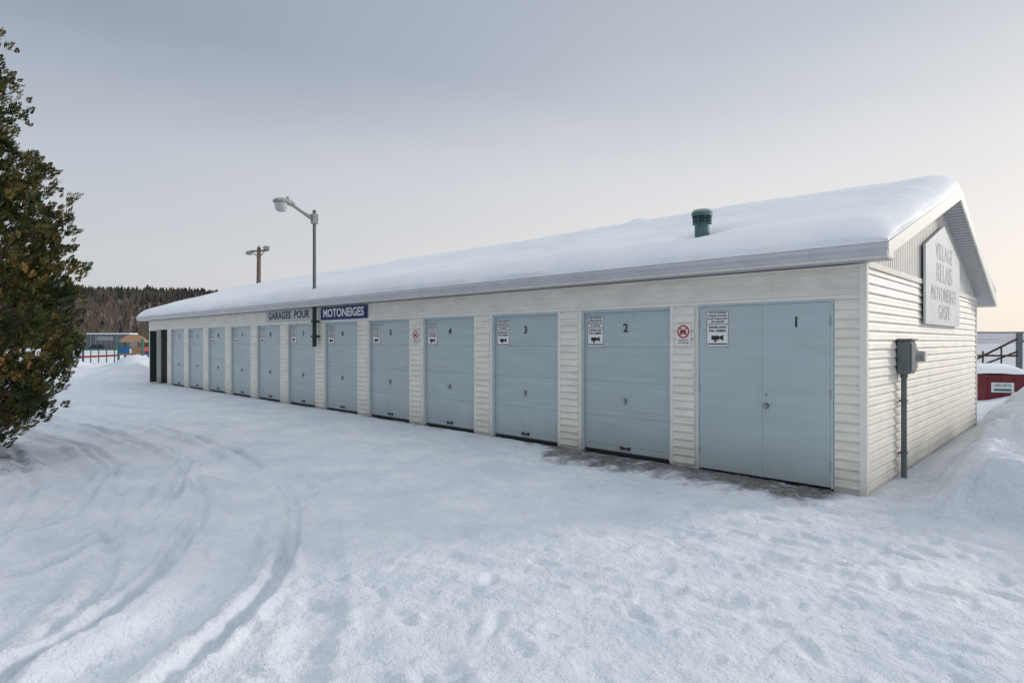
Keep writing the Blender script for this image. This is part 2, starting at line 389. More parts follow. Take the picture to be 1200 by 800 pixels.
# ------------------------------------------------------------------ signs
BM=Matrix.Translation((CX,CY,0))@Matrix.Rotation(ang,4,'Z')
def place(o,lx,ly,z,extra=0): o.matrix_world=BM@Matrix.Translation((lx,ly,z))@Matrix.Rotation(extra,4,'Z')
def notice():
    mb=MB(); w,h=0.15,0.235
    mb.bbox(-w,w,-0.004,0.0,-h,h,0,0.0015)
    rows=[('AVIS AU GARAGE',.034,.205),('DÉFENSE D’ENTRER',.032,.165),('EN MOTONEIGE DANS',.029,.128),('LES GARAGES',.034,.09)]
    for t,s,z in rows: mb.text(t,s,Matrix.Translation((0,-0.0065,z))@R90,1,0.03,sx=0.88)
    mb.box(-w+.01,w-.01,-0.0062,-0.0045,0.055,0.063,1)
    mb.text('SURVEILLANCE',.036,Matrix.Translation((0,-0.0065,0.02))@R90,1,0.04,sx=.95)
    mb.text('PAR CAMÉRA',.038,Matrix.Translation((0,-0.0065,-0.025))@R90,1,0.04)
    mb.box(-0.08,0.02,-0.006,-0.0045,-0.14,-0.085,1);mb.add([(0.02,-.006,-.12),(0.08,-.006,-.15),(0.08,-.006,-.075),(0.02,-.006,-.1)],[(0,1,2,3)],1)
    mb.box(-0.04,-0.015,-0.006,-0.0045,-0.17,-0.14,1);mb.box(-w+.02,w-.02,-0.006,-0.0045,-0.2,-0.185,1)
    mb.box(-w+.004,w-.004,-0.0055,-0.0042,-0.229,-0.222,1);mb.box(-w+.004,w-.004,-0.0055,-0.0042,0.2225,0.229,1)
    mb.box(-w+.004,-w+.010,-0.0054,-0.0042,-0.2215,0.2220,1);mb.box(w-.010,w-.004,-0.0054,-0.0042,-0.2215,0.2220,1)
    return mb
n0=None
for i,(a,b) in enumerate(doors):
    if i==0: lx,ly,z=-1.66,-0.0275,1.81
    else: lx,ly,z=-b+0.06+0.17,0.055-0.0055,1.80+random.uniform(-.02,.02)
    if n0 is None: o=notice().build('warning_notice',[M_white,M_black]); n0=o
    else: o=bpy.data.objects.new('warning_notice',n0.data); S.collection.objects.link(o)
    place(o,lx,ly,z)
    o.matrix_world=o.matrix_world@Matrix.Rotation(random.uniform(-.012,.012),4,'Y')
def prohib():
    mb=MB(); mb.bbox(-0.105,0.105,-0.004,0,-0.145,0.145,0,0.0015)
    n=32; ro,ri=0.088,0.068; vs=[]
    for r in(ro,ri):
        for k in range(n):
            t=2*math.pi*k/n; vs.append((r*math.cos(t),-0.0068,0.045+r*math.sin(t)))
    mb.add(vs,[(k,(k+1)%n,n+(k+1)%n,n+k) for k in range(n)],2)
    for s in(1,-1):
        mb.add([(s*-.055,-.0066-.0001*s,0.045+.044),(s*-.044,-.0066-.0001*s,0.045+.055),(s*.055,-.0066-.0001*s,0.045-.044),(s*.044,-.0066-.0001*s,0.045-.055)],[(0,1,2,3)],2)
    mb.add([(-.05,-.0058,.03),(.03,-.0058,.028),(.05,-.0058,.045),(.012,-.0058,.062),(.0,-.0058,.085),(-.012,-.0058,.06),(-.05,-.0058,.055)],[(0,1,2,3,4,5,6)],1)
    mb.box(-.05,.05,-.0058,-.0045,.012,.022,1)
    mb.text('DÉFENSE DE',.026,Matrix.Translation((0,-.0065,-.07))@R90,1,.02); mb.text('STATIONNER',.026,Matrix.Translation((0,-.0065,-.105))@R90,1,.02)
    return mb
p0=prohib().build('no_parking_sign',[M_white,M_black,M_red]); place(p0,-2.135,-0.03,1.735)
p1=bpy.data.objects.new('no_parking_sign',p0.data); S.collection.objects.link(p1); place(p1,-8.06,-0.03,1.735)
mb=MB(); mb.bbox(-1.04,1.04,-0.02,0,-0.15,0.15,0,0.004)
mb.text('MOTONEIGES',0.27,Matrix.Translation((0,-0.0225,0))@R90,1,0.028,sx=1.1)
for sx_ in(-1.0,1.0): mb.cyl((sx_,-.02,.12),(sx_,-.026,.12),0.008,n=8,m=1)
o=mb.build('motoneiges_sign',[M_navy,M_white]); place(o,-10.88,-0.032,2.325)
mb=MB(); mb.bbox(-1.38,1.38,-0.02,0,-0.15,0.15,0,0.004)
mb.text('GARAGES  POUR',0.275,Matrix.Translation((0,-0.0225,0))@R90,1,0.035,sx=1.16)
o=mb.build('garages_pour_sign',[M_pale2,M_green]); place(o,-13.72,-0.032,2.345)
mb=MB()
P=[(-1.4,1.9),(1.4,1.9),(1.4,3.02),(0,3.46),(-1.4,3.02)]
mb.prism(P,-0.03,0.0,0,ax='y')
for t,s,z in(('VILLAGE',.36,3.0),('RELAIS',.42,2.68),('MOTONEIGES',.32,2.36),('GASPÉ',.32,2.09)):
    mb.text(t,s,Matrix.Translation((0,-0.034,z))@R90,1,-0.004,sx=1.05)
o=mb.build('gable_sign',[M_pale,M_letter]); place(o,0.048,4.15,0,math.pi/2)
eb=bpy.data.objects.new('electrical_meter',None);S.collection.objects.link(eb); eb.matrix_world=BM@Matrix.Translation((0.03,0,0))
mb=MB(); mb.bbox(0,0.14,1.30,1.60,1.25,1.66,0,0.012); mb.bbox(0.1405,0.155,1.32,1.58,1.28,1.63,0,0.004); mb.bbox(0.0,0.165,1.285,1.615,1.66,1.685,0,0.004)
mb.box(0.155,0.17,1.575,1.59,1.42,1.48,1); mb.build('disconnect_box',[M_ebox,M_metal],eb)
mb=MB(); mb.bbox(0,0.10,1.74,1.97,1.30,1.56,0,0.01); mb.cyl((0.1,1.855,1.46),(0.2,1.855,1.46),0.075,0.065,n=20,m=1); mb.cyl((0.05,1.6,1.40),(0.05,1.74,1.40),0.018,n=10,m=1)
mb.cyl((0.05,1.855,1.56),(0.05,1.855,1.64),0.02,n=10,m=1)
mb.build('meter_socket',[M_ebox2,M_metal],eb)
mb=MB(); mb.cyl((0.05,1.43,-0.1),(0.05,1.43,1.25),0.032,n=14,m=0)
for z in(0.25,0.9): mb.box(0,0.087,1.39,1.47,z,z+.025,0)
mb.cyl((0.05,1.43,1.20),(0.05,1.43,1.25),0.042,n=14); mb.build('conduit',[M_ebox],eb)

# ------------------------------------------------------------------ street lamp
lamp=bpy.data.objects.new('street_lamp',None);S.collection.objects.link(lamp); lamp.matrix_world=BM@Matrix.Translation((-12.09,-0.13,0))
mb=MB()
mb.cyl((0,0,1.52),(0,0,4.86),0.045,0.040,n=14,m=0); mb.cyl((0,0,4.86),(0,0,4.90),0.052,0.035,n=14,m=0)
mb.cyl((0,0,1.52),(0,0,2.66),0.052,n=14,m=1)
for z in(1.75,2.12): mb.box(-0.07,0.07,-0.06,0.11,z,z+.05,1)
mb.build('pole',[M_ebox,M_dgreen],lamp)
mb=MB()
pts=[(0,0.02,4.62),(0,-0.16,4.72),(0,-0.36,4.83),(0,-0.56,4.93),(0,-0.70,4.96)]
for p,q in zip(pts[:-1],pts[1:]): mb.cyl(p,q,0.038,n=10)
mb.cyl((0,0,4.72),(0,-0.3,4.82),0.018,n=8); mb.box(-0.06,0.06,-0.07,0.07,4.56,4.80,0)
mb.build('arm',[M_ebox2],lamp)
mb=MB(); n=14
prof=[(-0.52,0.05,0.05),(-0.60,0.095,0.08),(-0.72,0.14,0.11),(-0.86,0.16,0.105),(-0.97,0.135,0.08),(-1.03,0.06,0.04)]
vs=[];
for y,w,h in prof:
    for k in range(n):
        t=2*math.pi*k/n; vs.append((w*math.cos(t),y,4.96+(h*math.sin(t) if math.sin(t)>0 else h*.55*math.sin(t))))
fs=[(r*n+k,r*n+(k+1)%n,(r+1)*n+(k+1)%n,(r+1)*n+k) for r in range(len(prof)-1) for k in range(n)]+[tuple(range(n)),tuple(range((len(prof)-1)*n,len(prof)*n))]
mb.add(vs,fs,0)
rr=[(0.15,4.93),(0.145,4.84),(0.12,4.76),(0.06,4.73)]
vs=[(r*math.cos(2*math.pi*k/n),-0.85+r*math.sin(2*math.pi*k/n),z) for r,z in rr for k in range(n)]
fs=[(r*n+k,r*n+(k+1)%n,(r+1)*n+(k+1)%n,(r+1)*n+k) for r in range(3) for k in range(n)]+[tuple(range(3*n,4*n))]
mb.add(vs,fs,1); mb.cyl((0,-0.68,5.04),(0,-0.68,5.11),0.035,n=10,m=0)
M_bowl=mat('lamp_bowl',(0.5,0.52,0.52),0.25,var=0.1)
mb.build('lamp_head',[M_ebox2,M_bowl],lamp,smooth=False)

up=bpy.data.objects.new('utility_pole',None);S.collection.objects.link(up); up.location=(-16.9,40,0); up.rotation_euler=(0,0.01,0)
mb=MB(); mb.cyl((0,0,-0.3),(0,0,7.9),0.17,0.125,n=12); 
mb.cyl((-0.62,-0.05,7.62),(0.66,-0.05,7.70),0.055,n=8); mb.cyl((-0.4,-0.08,7.62),(0,-0.08,7.15),0.03,n=6);mb.cyl((0.42,-0.08,7.66),(0,-0.08,7.15),0.03,n=6)
mb.build('wood_pole',[M_wood],up)
mb=MB()
mb.bbox(-0.78,-0.44,-0.25,0.05,7.38,7.62,0,0.03); mb.bbox(0.34,0.72,-0.2,0.05,7.72,7.98,0,0.04); mb.cyl((-0.05,-.1,7.3),(-0.05,-.3,7.35),0.06,n=8)
mb.cyl((0,0,7.9),(0,0,8.08),0.05,0.03,n=8)
mb.build('floodlights',[M_ebox2],up)

# ------------------------------------------------------------------ ground
def axis(lo,hi,step,far_lo,far_hi,g=1.025):
    c=list(np.arange(lo,hi,step)); s=step; x=c[-1]
    while x<far_hi: s*=g; x+=s; c.append(x)
    s=step; x=c[0]; l=[]
    while x>far_lo: s*=g; x-=s; l.append(x)
    return np.array(l[::-1]+c)
gx=axis(-9.5,5.6,0.028,-2500,2500); gy=axis(2.2,12.4,0.028,-60,3500,1.028)
GX,GY=np.meshgrid(gx,gy); 
lx=(GX-CX)*(-Dx)+(GY-CY)*(-Dy); ly=(GX-CX)*Sx+(GY-CY)*Sy
R=np.hypot(GX,GY)
near=1-ss(14,45,R)
H=0.05*fbm(GX*.22,GY*.22,3,1)+ (0.038*fbm(GX*1.1,GY*1.1,4,2))*near
patch=ss(-0.35,0.40,fbm(GX*.8,GY*.8,3,11))
rl=fbm(GX*3.1,GY*3.1,4,4); H+=0.018*rl*near
cl=fbm(GX*7.5,GY*7.5,3,6); H+=0.022*np.clip(cl,-0.1,1)*near*(0.2+0.8*patch)
c2=fbm(GX*14,GY*14,2,8); H+=0.014*np.clip(c2-.1,0,1)*near*ss(-.2,.4,fbm(GX*1.5,GY*1.5,2,14))*(R<14)
H+=0.35*fbm(GX*.06,GY*.06,4,12)*ss(22,60,R)
inx=(lx<0.6)&(lx>-27)
H=np.where(inx&(ly<0.2),H*(0.3+0.7*ss(0.0,1.2,-ly))-0.012,H)
H=np.where(inx&(ly>=0.0)&(ly<8),-0.05,H)
# bank beside the gable
e=0.22*fbm(lx*1.1,ly*1.1,3,21); e2=.07*fbm(lx*4,ly*4,3,26)
B=ss(0.40,1.0,lx+e*1.3+e2)*ss(-0.30,0.02,ly+e+e2+0.12*(lx-1))*(1-0.35*ss(6,12,ly))
B2=0.50*B*(1+0.30*fbm(lx*.9,ly*.9,3,22)+0.20*fbm(lx*3.2,ly*3.2,3,23))
B2+=0.34*np.exp(-(((lx-1.75)/0.75)**2+((ly-4.4)/1.6)**2))+0.24*np.exp(-(((lx-1.6)/0.6)**2+((ly-1.6)/.8)**2))+0.16*np.exp(-(((lx-2.6)/0.5)**2+((ly-0.5)/.45)**2))
B2+=0.24*ss(0.8,3.2,ly)*ss(-0.05,0.5,lx)*(1-ss(7,9,ly)*.4)
B2+=0.28*ss(8.0,9.5,ly)*ss(-1,1,lx)*(1-ss(14,20,ly))
H+=B2
for (mx,my,sx_,sy_,hh_) in((-18.7,30,1.6,1.6,.95),(-24.0,32,3.0,1.4,.62),(-17.2,27.0,1.2,1.0,.65),(-29,33,4,1.6,.62),(-21.8,29.0,1.8,1.2,.45),(-33,30,5,2,.45)):
    H+=hh_*np.exp(-(((GX-mx)/sx_)**2+((GY-my)/sy_)**2))*(1+0.5*fbm(GX*.9,GY*.9,4,31))
H+=0.34*np.exp(-(((GX+7.8)/1.5)**2+((GY-7.4)/1.7)**2))*(1+0.5*fbm(GX*1.3,GY*1.3,3,33))
H+=0.25*ss(-8.5,-11,GX)*ss(20,12,GY)*(1+0.4*fbm(GX*.5,GY*.5,3,34))
def cat(pts,n=12):
    P=[np.array(p,float) for p in pts]; P=[2*P[0]-P[1]]+P+[2*P[-1]-P[-2]]; out=[]
    for i in range(1,len(P)-2):
        for t in np.linspace(0,1,n,endpoint=False):
            a,b,c,d=P[i-1],P[i],P[i+1],P[i+2]
            out.append(0.5*((2*b)+(-a+c)*t+(2*a-5*b+4*c-d)*t*t+(-a+3*b-3*c+d)*t**3))
    out.append(P[-2]); return np.array(out)
def track(pts,belt=0.19,ski=0.0,depth=0.035,seed=0,skw=1.0):
    global H
    C=cat(pts,8); lo=C.min(0)-1; hi=C.max(0)+1
    j0,j1=np.searchsorted(gx,[lo[0],hi[0]]); i0,i1=np.searchsorted(gy,[lo[1],hi[1]])
    X=GX[i0:i1,j0:j1];Y=GY[i0:i1,j0:j1]; best=np.full(X.shape,1e9); sd=np.zeros(X.shape); al=np.zeros(X.shape); acc=0
    for a,b in zip(C[:-1],C[1:]):
        d=b-a; L=np.hypot(*d)
        if L<1e-6: continue
        p0,p1=np.searchsorted(gx,[min(a[0],b[0])-1.1,max(a[0],b[0])+1.1])-j0; q0,q1=np.searchsorted(gy,[min(a[1],b[1])-1.1,max(a[1],b[1])+1.1])-i0
        p0=max(p0,0);q0=max(q0,0); sl_=(slice(q0,q1),slice(p0,p1)); Xs=X[sl_];Ys=Y[sl_]
        u=d/L; t=np.clip((Xs-a[0])*u[0]+(Ys-a[1])*u[1],0,L)
        qx=Xs-a[0]-t*u[0]; qy=Ys-a[1]-t*u[1]; r=np.hypot(qx,qy); s=np.sign(qx*u[1]-qy*u[0])
        w=r<best[sl_]; best[sl_]=np.where(w,r,best[sl_]); sd[sl_]=np.where(w,s*r,sd[sl_]); al[sl_]=np.where(w,acc+t,al[sl_]); acc+=L
    sd=sd+0.025*fbm(X*2.2,Y*2.2,3,seed+90)
    mod=np.clip(0.55+0.8*vn(al*0.5+seed*3,al*0+seed,5),0.5,1.2)*(0.7+0.6*vn(X*1.7,Y*1.7,seed+7))
    ml=np.clip(1.3*vn(al*.6+seed,sd*0+2.5,9)+.25,0,1.2); mr_=np.clip(1.3*vn(al*.6+seed,sd*0+8.5,19)+.25,0,1.2)
    calm=np.exp(-(np.abs(sd)/0.5)**4)*0.5*(depth>.03)
    Hs=H[i0:i1,j0:j1]
    d=np.zeros(X.shape)
    d-=depth*0.6*(1-ss(belt-0.05,belt+0.07,np.abs(sd)))
    d+=depth*0.40*np.exp(-((np.abs(sd)-belt-0.09)/0.055)**2)*(.5+vn(X*5,Y*5,seed))
    d+=depth*0.08*np.sin(al*2*math.pi/0.14)*(1-ss(belt-0.05,belt,np.abs(sd)))
    if ski>0:
        q=np.abs(np.abs(sd)-ski); k_=np.where(sd>0,ml,mr_)*skw
        d-=k_*depth*0.9*np.exp(-(q/0.045)**2); d+=k_*depth*.5*np.exp(-((q-.09)/.035)**2)
    sm=(0.05*fbm(X*.22,Y*.22,3,1)+0.038*fbm(X*1.1,Y*1.1,2,2))
    H[i0:i1,j0:j1]=np.where(best<1,Hs*(1-calm*.6)+sm*calm*.6+d*mod,Hs)
A=[(-16,17.5),(-11.9,14.5),(-8.97,12.6),(-5.88,10.1),(-4.13,8.3),(-3.06,6.84),(-2.55,5.8),(-2.18,4.65),(-2.04,3.88),(-2.1,3.0),(-2.3,1.8)]
Bt=[(-15,14.2),(-11,12.6),(-8.9,11.4),(-6.46,9.7),(-5.0,8.3),(-4.4,7.1),(-3.95,6.1),(-3.8,5.2),(-4.0,4.3),(-4.8,3.3),(-6,2)]
track([(-16,13.2),(-11.6,11.6),(-8.4,10.2),(-6.5,8.5),(-5.0,6.9),(-4.2,5.6),(-3.3,4.2),(-2.9,3),(-2.6,2)],0.16,0.4,0.040,3)
def stamp(cx,cy,a,L,W,d):
    r=L*1.6; j0,j1=np.searchsorted(gx,[cx-r,cx+r]); i0,i1=np.searchsorted(gy,[cy-r,cy+r])
    if j1-j0<2 or i1-i0<2: return
    X=GX[i0:i1,j0:j1]-cx;Y=GY[i0:i1,j0:j1]-cy; u=(X*math.cos(a)+Y*math.sin(a))/L; v=(-X*math.sin(a)+Y*math.cos(a))/W
    q=np.sqrt(u*u+v*v); H[i0:i1,j0:j1]+= -d*(1-ss(0.6,1.05,q))+d*0.35*np.exp(-((q-1.25)/0.22)**2)
for k in range(90):
    x=random.uniform(-4,6.5);y=random.uniform(2.2,10);a=random.choice([random.uniform(2.2,2.7),random.uniform(-0.9,-0.3),random.uniform(0,6.28)])
    for s_ in range(random.randint(5,16)):
        a+=random.uniform(-.08,.08); x+=0.62*math.cos(a); y+=0.62*math.sin(a); sd_=0.1*(1 if s_%2 else -1)
        stamp(x-sd_*math.sin(a),y+sd_*math.cos(a),a+random.uniform(-.2,.2),0.15,0.06,random.uniform(.008,.024))
for k in range(5000):
    x=random.uniform(-7,8);y=2+10*random.random()**1.3
    s_=random.uniform(.02,.07); stamp(x,y,random.uniform(0,6.28),s_,s_*random.uniform(.5,1),random.uniform(-.016,.009))
track([(-18,19.5),(-9.5,15.0),(-4.5,11.8),(0,8.9),(3.0,6.0),(4.8,4.0),(7,1)],0.12,0,0.024,5)
track([(-18,17.5),(-9.2,13.3),(-4.5,10.0),(-0.6,7.2),(1.8,4.8),(3.2,3.0),(4.2,1)],0.12,0,0.024,6)
track([(6.5,4.6),(4.4,4.5),(2.8,4.9),(1.2,6.0),(-.4,7.6)],0.1,0,0.024,7)
track([(7.5,3.4),(5.0,3.5),(3.0,3.6),(1.0,3.9),(-1.2,4.9)],0.1,0,0.020,8)
track([(-13,15.5),(-7.5,12.2),(-4.6,9.4),(-3.0,7.7),(-1.9,5.9),(-1.35,4.3),(-1.1,3.2),(-1.0,1.5)],0.09,0,0.026,4)
track(A,0.17,0.42,0.075,1)
track(Bt,0.17,0.42,0.075,2)
dirt_shade=np.zeros_like(H)
wn=fbm(lx*1.1,ly*1.6,3,43)
dirt_shade+=ss(-1.5,-0.35,ly+0.45*wn)*(ly<0.05)*ss(-5.6,-3.2,lx+.6*wn)*(1-ss(-0.45,0.2,lx))*1.0
dirt_shade+=0.66*ss(-0.45,0.0,ly+.2*wn)*(ly<0.05)*(lx<-3.2)*(lx>-26)
dirt_shade=np.maximum(dirt_shade,0.8*np.exp(-(((GX+6.9)/1.3)**2+((GY-7.2)/1.4)**2)))  # twig debris under the cedar, with the tree's shade painted into the snow colour
dirt_shade=dirt_shade*near
dirt_shade=np.clip(dirt_shade+0.16*fbm(GX*.5,GY*.5,3,41),0,1)
ny,nx=GX.shape
V=np.stack([GX,GY,H],-1).reshape(-1,3); idx=np.arange(nx*ny).reshape(ny,nx)
F=np.stack([idx[:-1,:-1],idx[:-1,1:],idx[1:,1:],idx[1:,:-1]],-1).reshape(-1,4)
fastmesh('snowy_ground',V,F,[M_snowg],smooth=True,attr={'dirt_shade':dirt_shade})
def gh(x,y):
    i=min(max(np.searchsorted(gy,y),0),ny-1); j=min(max(np.searchsorted(gx,x),0),nx-1); return float(H[i,j])

# ------------------------------------------------------------------ hills + forest
def hillz(X,Y):
    h=33*ss(120,400,Y)*(1-0.80*ss(-210,-70,X))*(1+0.08*fbm(X*.006,Y*.006,3,51))
    h+=2.5*fbm(X*.02,Y*.02,3,52)*ss(120,200,Y)*(1-ss(-180,-60,X))
    return h-0.6
hx=np.arange(-900,60,8.0);hy=np.arange(105,900,8.0);HX,HY=np.meshgrid(hx,hy);HZ=hillz(HX,HY)*(1-ss(500,880,HY)*.6)
V=np.stack([HX,HY,HZ],-1).reshape(-1,3);idx=np.arange(HX.size).reshape(HX.shape)
F=np.stack([idx[:-1,:-1],idx[:-1,1:],idx[1:,1:],idx[1:,:-1]],-1).reshape(-1,4)
M_hill=mat('hill_undergrowth',(0.25,0.21,0.19),0.9,var=0.5,scale=0.05)
fastmesh('wooded_hill',V,F,[M_hill],smooth=True)
M_twig=mat('bare_twigs',(0.16,0.115,0.085),0.9,var=0.4,scale=0.04)
M_twig2=mat('bare_twigs_pale',(0.27,0.215,0.175),0.9,var=0.3,scale=0.05)
M_con=mat('conifer_needles',(0.034,0.042,0.036),0.9,var=0.4,scale=0.1)
VV=[];FF=[];MI=[]
def forest():
    for k in range(9000):
        Y=118+ (random.random()**0.75)*320; u=random.uniform(-1.15,-0.36); X=u*Y
        z=float(hillz(np.array([X]),np.array([Y]))[0]); top=ss(290,400,Y)
        pc=0.05+0.66*float(top)+(0.25 if vn(np.array([X*.02]),np.array([Y*.02]),61)[0]>.62 else 0)
        con=random.random()<pc
        if con:
            h=random.uniform(3.5,6.5); r=h*random.uniform(.18,.30)
            for t in range(3):
                zb_=z+h*(0.08+0.27*t); rr_=r*(1-0.27*t); zt_=z+h*(0.5+0.25*t)
                m=6; base=len(VV); a0=random.random()*6
                for q in range(m):
                    a=a0+2*math.pi*q/m; rj=rr_*random.uniform(.65,1.2); VV.append((X+rj*math.cos(a),Y+rj*math.sin(a),zb_+random.uniform(-.3,.3)))
                VV.append((X,Y,min(zt_,z+h)))
                for q in range(m): FF.append((base+q,base+(q+1)%m,base+m)); MI.append(2)
        else:
            h=random.uniform(3.5,6.0); mi=random.choice([0,1,1])
            for q in range(9):
                a=random.uniform(0,6.28); sp=random.uniform(0.0,0.34)*h; z0=z+h*random.uniform(0,.35) if q else z-0.5
                w=random.uniform(.08,.22) ; zt_=z+h*random.uniform(.6,1.0)
                base=len(VV); px_,py_=X+sp*.15*math.cos(a),Y+sp*.15*math.sin(a)
                VV.append((px_-w,py_,z0));VV.append((px_+w,py_,z0));VV.append((X+sp*math.cos(a)+w*.2,Y+sp*math.sin(a),zt_))
                FF.append((base,base+1,base+2));MI.append(mi)
forest()
fastmesh('distant_forest',VV,FF,[M_twig,M_twig2,M_con],MI)
hx=np.arange(200,2600,25.0);hy=np.arange(350,1500,25.0);HX,HY=np.meshgrid(hx,hy)
HZ=(16+14*fbm(HX*.002,HY*.002,3,71))*ss(360,800,HY)*ss(200,420,HX)-1
V=np.stack([HX,HY,HZ],-1).reshape(-1,3);idx=np.arange(HX.size).reshape(HX.shape)
F=np.stack([idx[:-1,:-1],idx[:-1,1:],idx[1:,1:],idx[1:,:-1]],-1).reshape(-1,4)
M_fh=mat('far_snowy_hill',(0.50,0.53,0.60),0.9,var=0.35,scale=0.03)
fastmesh('distant_hill',V,F,[M_fh],smooth=True)

# ------------------------------------------------------------------ cedar tree
def cedar(name,stems):
    T=bpy.data.objects.new(name,None);S.collection.objects.link(T)
    V=[];F=[]
    tr=MB()
    x00,y00=stems[0][0],stems[0][1]
    for si,(ax,ay,prof) in enumerate(stems):
        ztop=prof[-1][0]
        pts=[(ax,ay,-0.1)] if si==0 else [(x00,y00,0.2),(x00+(ax-x00)*.75,ay,0.55)]
        z00=0 if si==0 else 1.0
        for k in range(1,9):
            z=z00+(ztop-z00)*k/8*0.97; pts.append((ax+random.uniform(-.06,.06),ay+random.uniform(-.06,.06),z))
        nk=len(pts)-1; r0=.13 if si==0 else .09
        for k in range(nk): tr.cyl(pts[k],pts[k+1],r0*(1-k/(nk+.2))+0.01,r0*(1-(k+1)/(nk+.2))+0.01,n=9,caps=False)
        def rad(z):
            return float(np.interp(z,[p[0] for p in prof],[p[1] for p in prof]))
        zlo=prof[0][0]; nf=int(5400*(ztop-zlo)/5)
        limbs=[]
        for k in range(int(70*(ztop-zlo)/5)):
            z=random.uniform(zlo,ztop*0.96); a=random.uniform(0,6.28); r=rad(z)*random.uniform(.72,1.10)
            p0=Vector((ax,ay,max(0.25,z-0.5*r-0.1))); p1=Vector((ax+r*math.cos(a),ay+r*math.sin(a),z+0.2*r))
            tr.cyl(p0,p1,0.024,0.005,n=5,caps=False); limbs.append((p0,p1,a))
        fans=[]
        for k in range(nf):
            if random.random()<0.58:
                p0,p1,a=random.choice(limbs); t=random.uniform(.5,1.03); p=p0.lerp(p1,t)+Vector((random.gauss(0,.085),random.gauss(0,.085),random.gauss(0,.13)))
            else:
                z=random.uniform(zlo,ztop); a=random.uniform(0,6.28)
                lump=0.68+0.44*float(vn(np.array([a*2.2+ax]),np.array([z*2.1]),77)[0])
                r=rad(z)*lump*math.sqrt(random.uniform(.5,1.0)); p=Vector((ax+r*math.cos(a),ay+r*math.sin(a),z))
            a=math.atan2(p.y-ay,p.x-ax)+random.gauss(0,.5)
            fans.append((p,a))
        for p,a in fans:
            up_=random.uniform(.35,1.5)
            d=Vector((math.cos(a),math.sin(a),up_)).normalized()
            sv=d.cross(Vector((random.gauss(0,1),random.gauss(0,1),random.gauss(0,1)))).normalized(); nrm=d.cross(sv)
            Ls=random.uniform(.08,.17)
            for q in range(12):
                t=q/11; sgn=1 if q%2 else -1
                base=p+d*(Ls*t*0.95); ln=Ls*(0.60*(1-t)+0.16)*random.uniform(.7,1.15)
                dd=(d*0.75+sv*sgn*0.8*(1-0.5*t)+nrm*random.uniform(-.2,.2)).normalized(); w=dd.cross(nrm)*random.uniform(.006,.011)
                o=len(V); V.extend([base-w*.5,base+dd*ln*.5-w*1.4,base+dd*ln,base+dd*ln*.5+w*1.4]); F.append((o,o+1,o+2,o+3))
    m,nt,b=newmat('cedar_foliage');N=nt.nodes;L=nt.links
    g=N.new('ShaderNodeNewGeometry');tc=N.new('ShaderNodeTexCoord');no=N.new('ShaderNodeTexNoise');no.inputs['Scale'].default_value=2.6;no.inputs['Detail'].default_value=4
    L.new(tc.outputs['Object'],no.inputs['Vector'])
    ad=N.new('ShaderNodeMath');ad.operation='MULTIPLY_ADD';L.new(g.outputs['Random Per Island'],ad.inputs[0]);ad.inputs[1].default_value=.35;L.new(no.outputs[0],ad.inputs[2])
    cr=N.new('ShaderNodeValToRGB');e=cr.color_ramp.elements;e[0].position=.40;e[0].color=(.014,.028,.012,1);e[1].position=.95;e[1].color=(.24,.12,.035,1)
    x=e.new(.62);x.color=(.038,.056,.018,1); x=e.new(.78);x.color=(.10,.092,.028,1)
    L.new(ad.outputs[0],cr.inputs[0]);L.new(cr.outputs[0],b.inputs['Base Color']);b.inputs['Roughness'].default_value=.7;b.inputs['Specular IOR Level'].default_value=.2
    o=fastmesh('foliage',[tuple(v) for v in V],F,[m]);o.parent=T
    M_bark=mat('cedar_bark',(0.12,0.085,0.06),.9,var=.4,scale=12,bump=.5)
    tr.build('trunk_and_limbs',[M_bark],T)
cedar('cedar_tree',[(-8.05,8.0,[(0.15,1.0),(0.5,1.35),(0.9,1.55),(1.6,1.7),(3.0,1.6),(3.9,1.25),(4.3,1.12),(4.8,1.25),(5.3,1.15),(5.8,1.05),(6.3,.9),(7.2,.4),(7.8,.05)]),
                    (-6.85,7.95,[(0.55,.3),(0.9,.72),(1.6,.98),(2.8,.92),(3.5,.80),(3.95,.62),(4.3,.05)])])

# ------------------------------------------------------------------ small things in the distance
M_pred=mat('play_red',(0.40,0.04,0.03),.5);M_pblue=mat('play_blue',(0.02,0.12,0.34),.5);M_pgreen=mat('play_green',(0.02,0.18,0.14),.5)
M_pbrown=mat('play_tan',(0.34,0.20,0.11),.7); M_snowp=snow_mat('snow_caps',False,0.2)
ps=bpy.data.objects.new('playground_structure',None);S.collection.objects.link(ps); ps.location=(-24.2,37,0.05); ps.rotation_euler=(0,0,0.3)
mb=MB()
for x,y in((0,0),(1.3,0),(1.3,1.3),(0,1.3)): mb.cyl((x,y,-.5),(x,y,1.8),0.07,n=8,m=2)
mb.box(-.05,1.35,-.05,1.35,0.75,0.85,3)
mb.box(0.05,0.60,-.03,.0,.85,1.25,1);mb.box(0.70,1.25,-.03,.0,.85,1.25,3);mb.box(1.3,1.33,.05,1.25,.85,1.25,0)
mb.add([(-.1,-.1,1.55),(1.4,-.1,1.55),(1.4,1.4,1.55),(-.1,1.4,1.55),(.3,.65,2.0),(1.0,.65,2.0)],[(0,1,5,4),(1,2,5),(2,3,4,5),(3,0,4),(3,2,1,0)],3)
for x,y in((-2.2,0),(-2.2,1.0),(-3.4,0),(-3.4,1.0)): mb.cyl((x,y,-.5),(x,y,1.35),0.06,n=8,m=1)
mb.box(-3.4,-2.2,0,1,0.55,.63,0); mb.box(-3.0,-2.4,-.02,.0,.63,.95,0); mb.cyl((-3.4,0,1.35),(-2.2,0,1.35),.05,n=6,m=1)
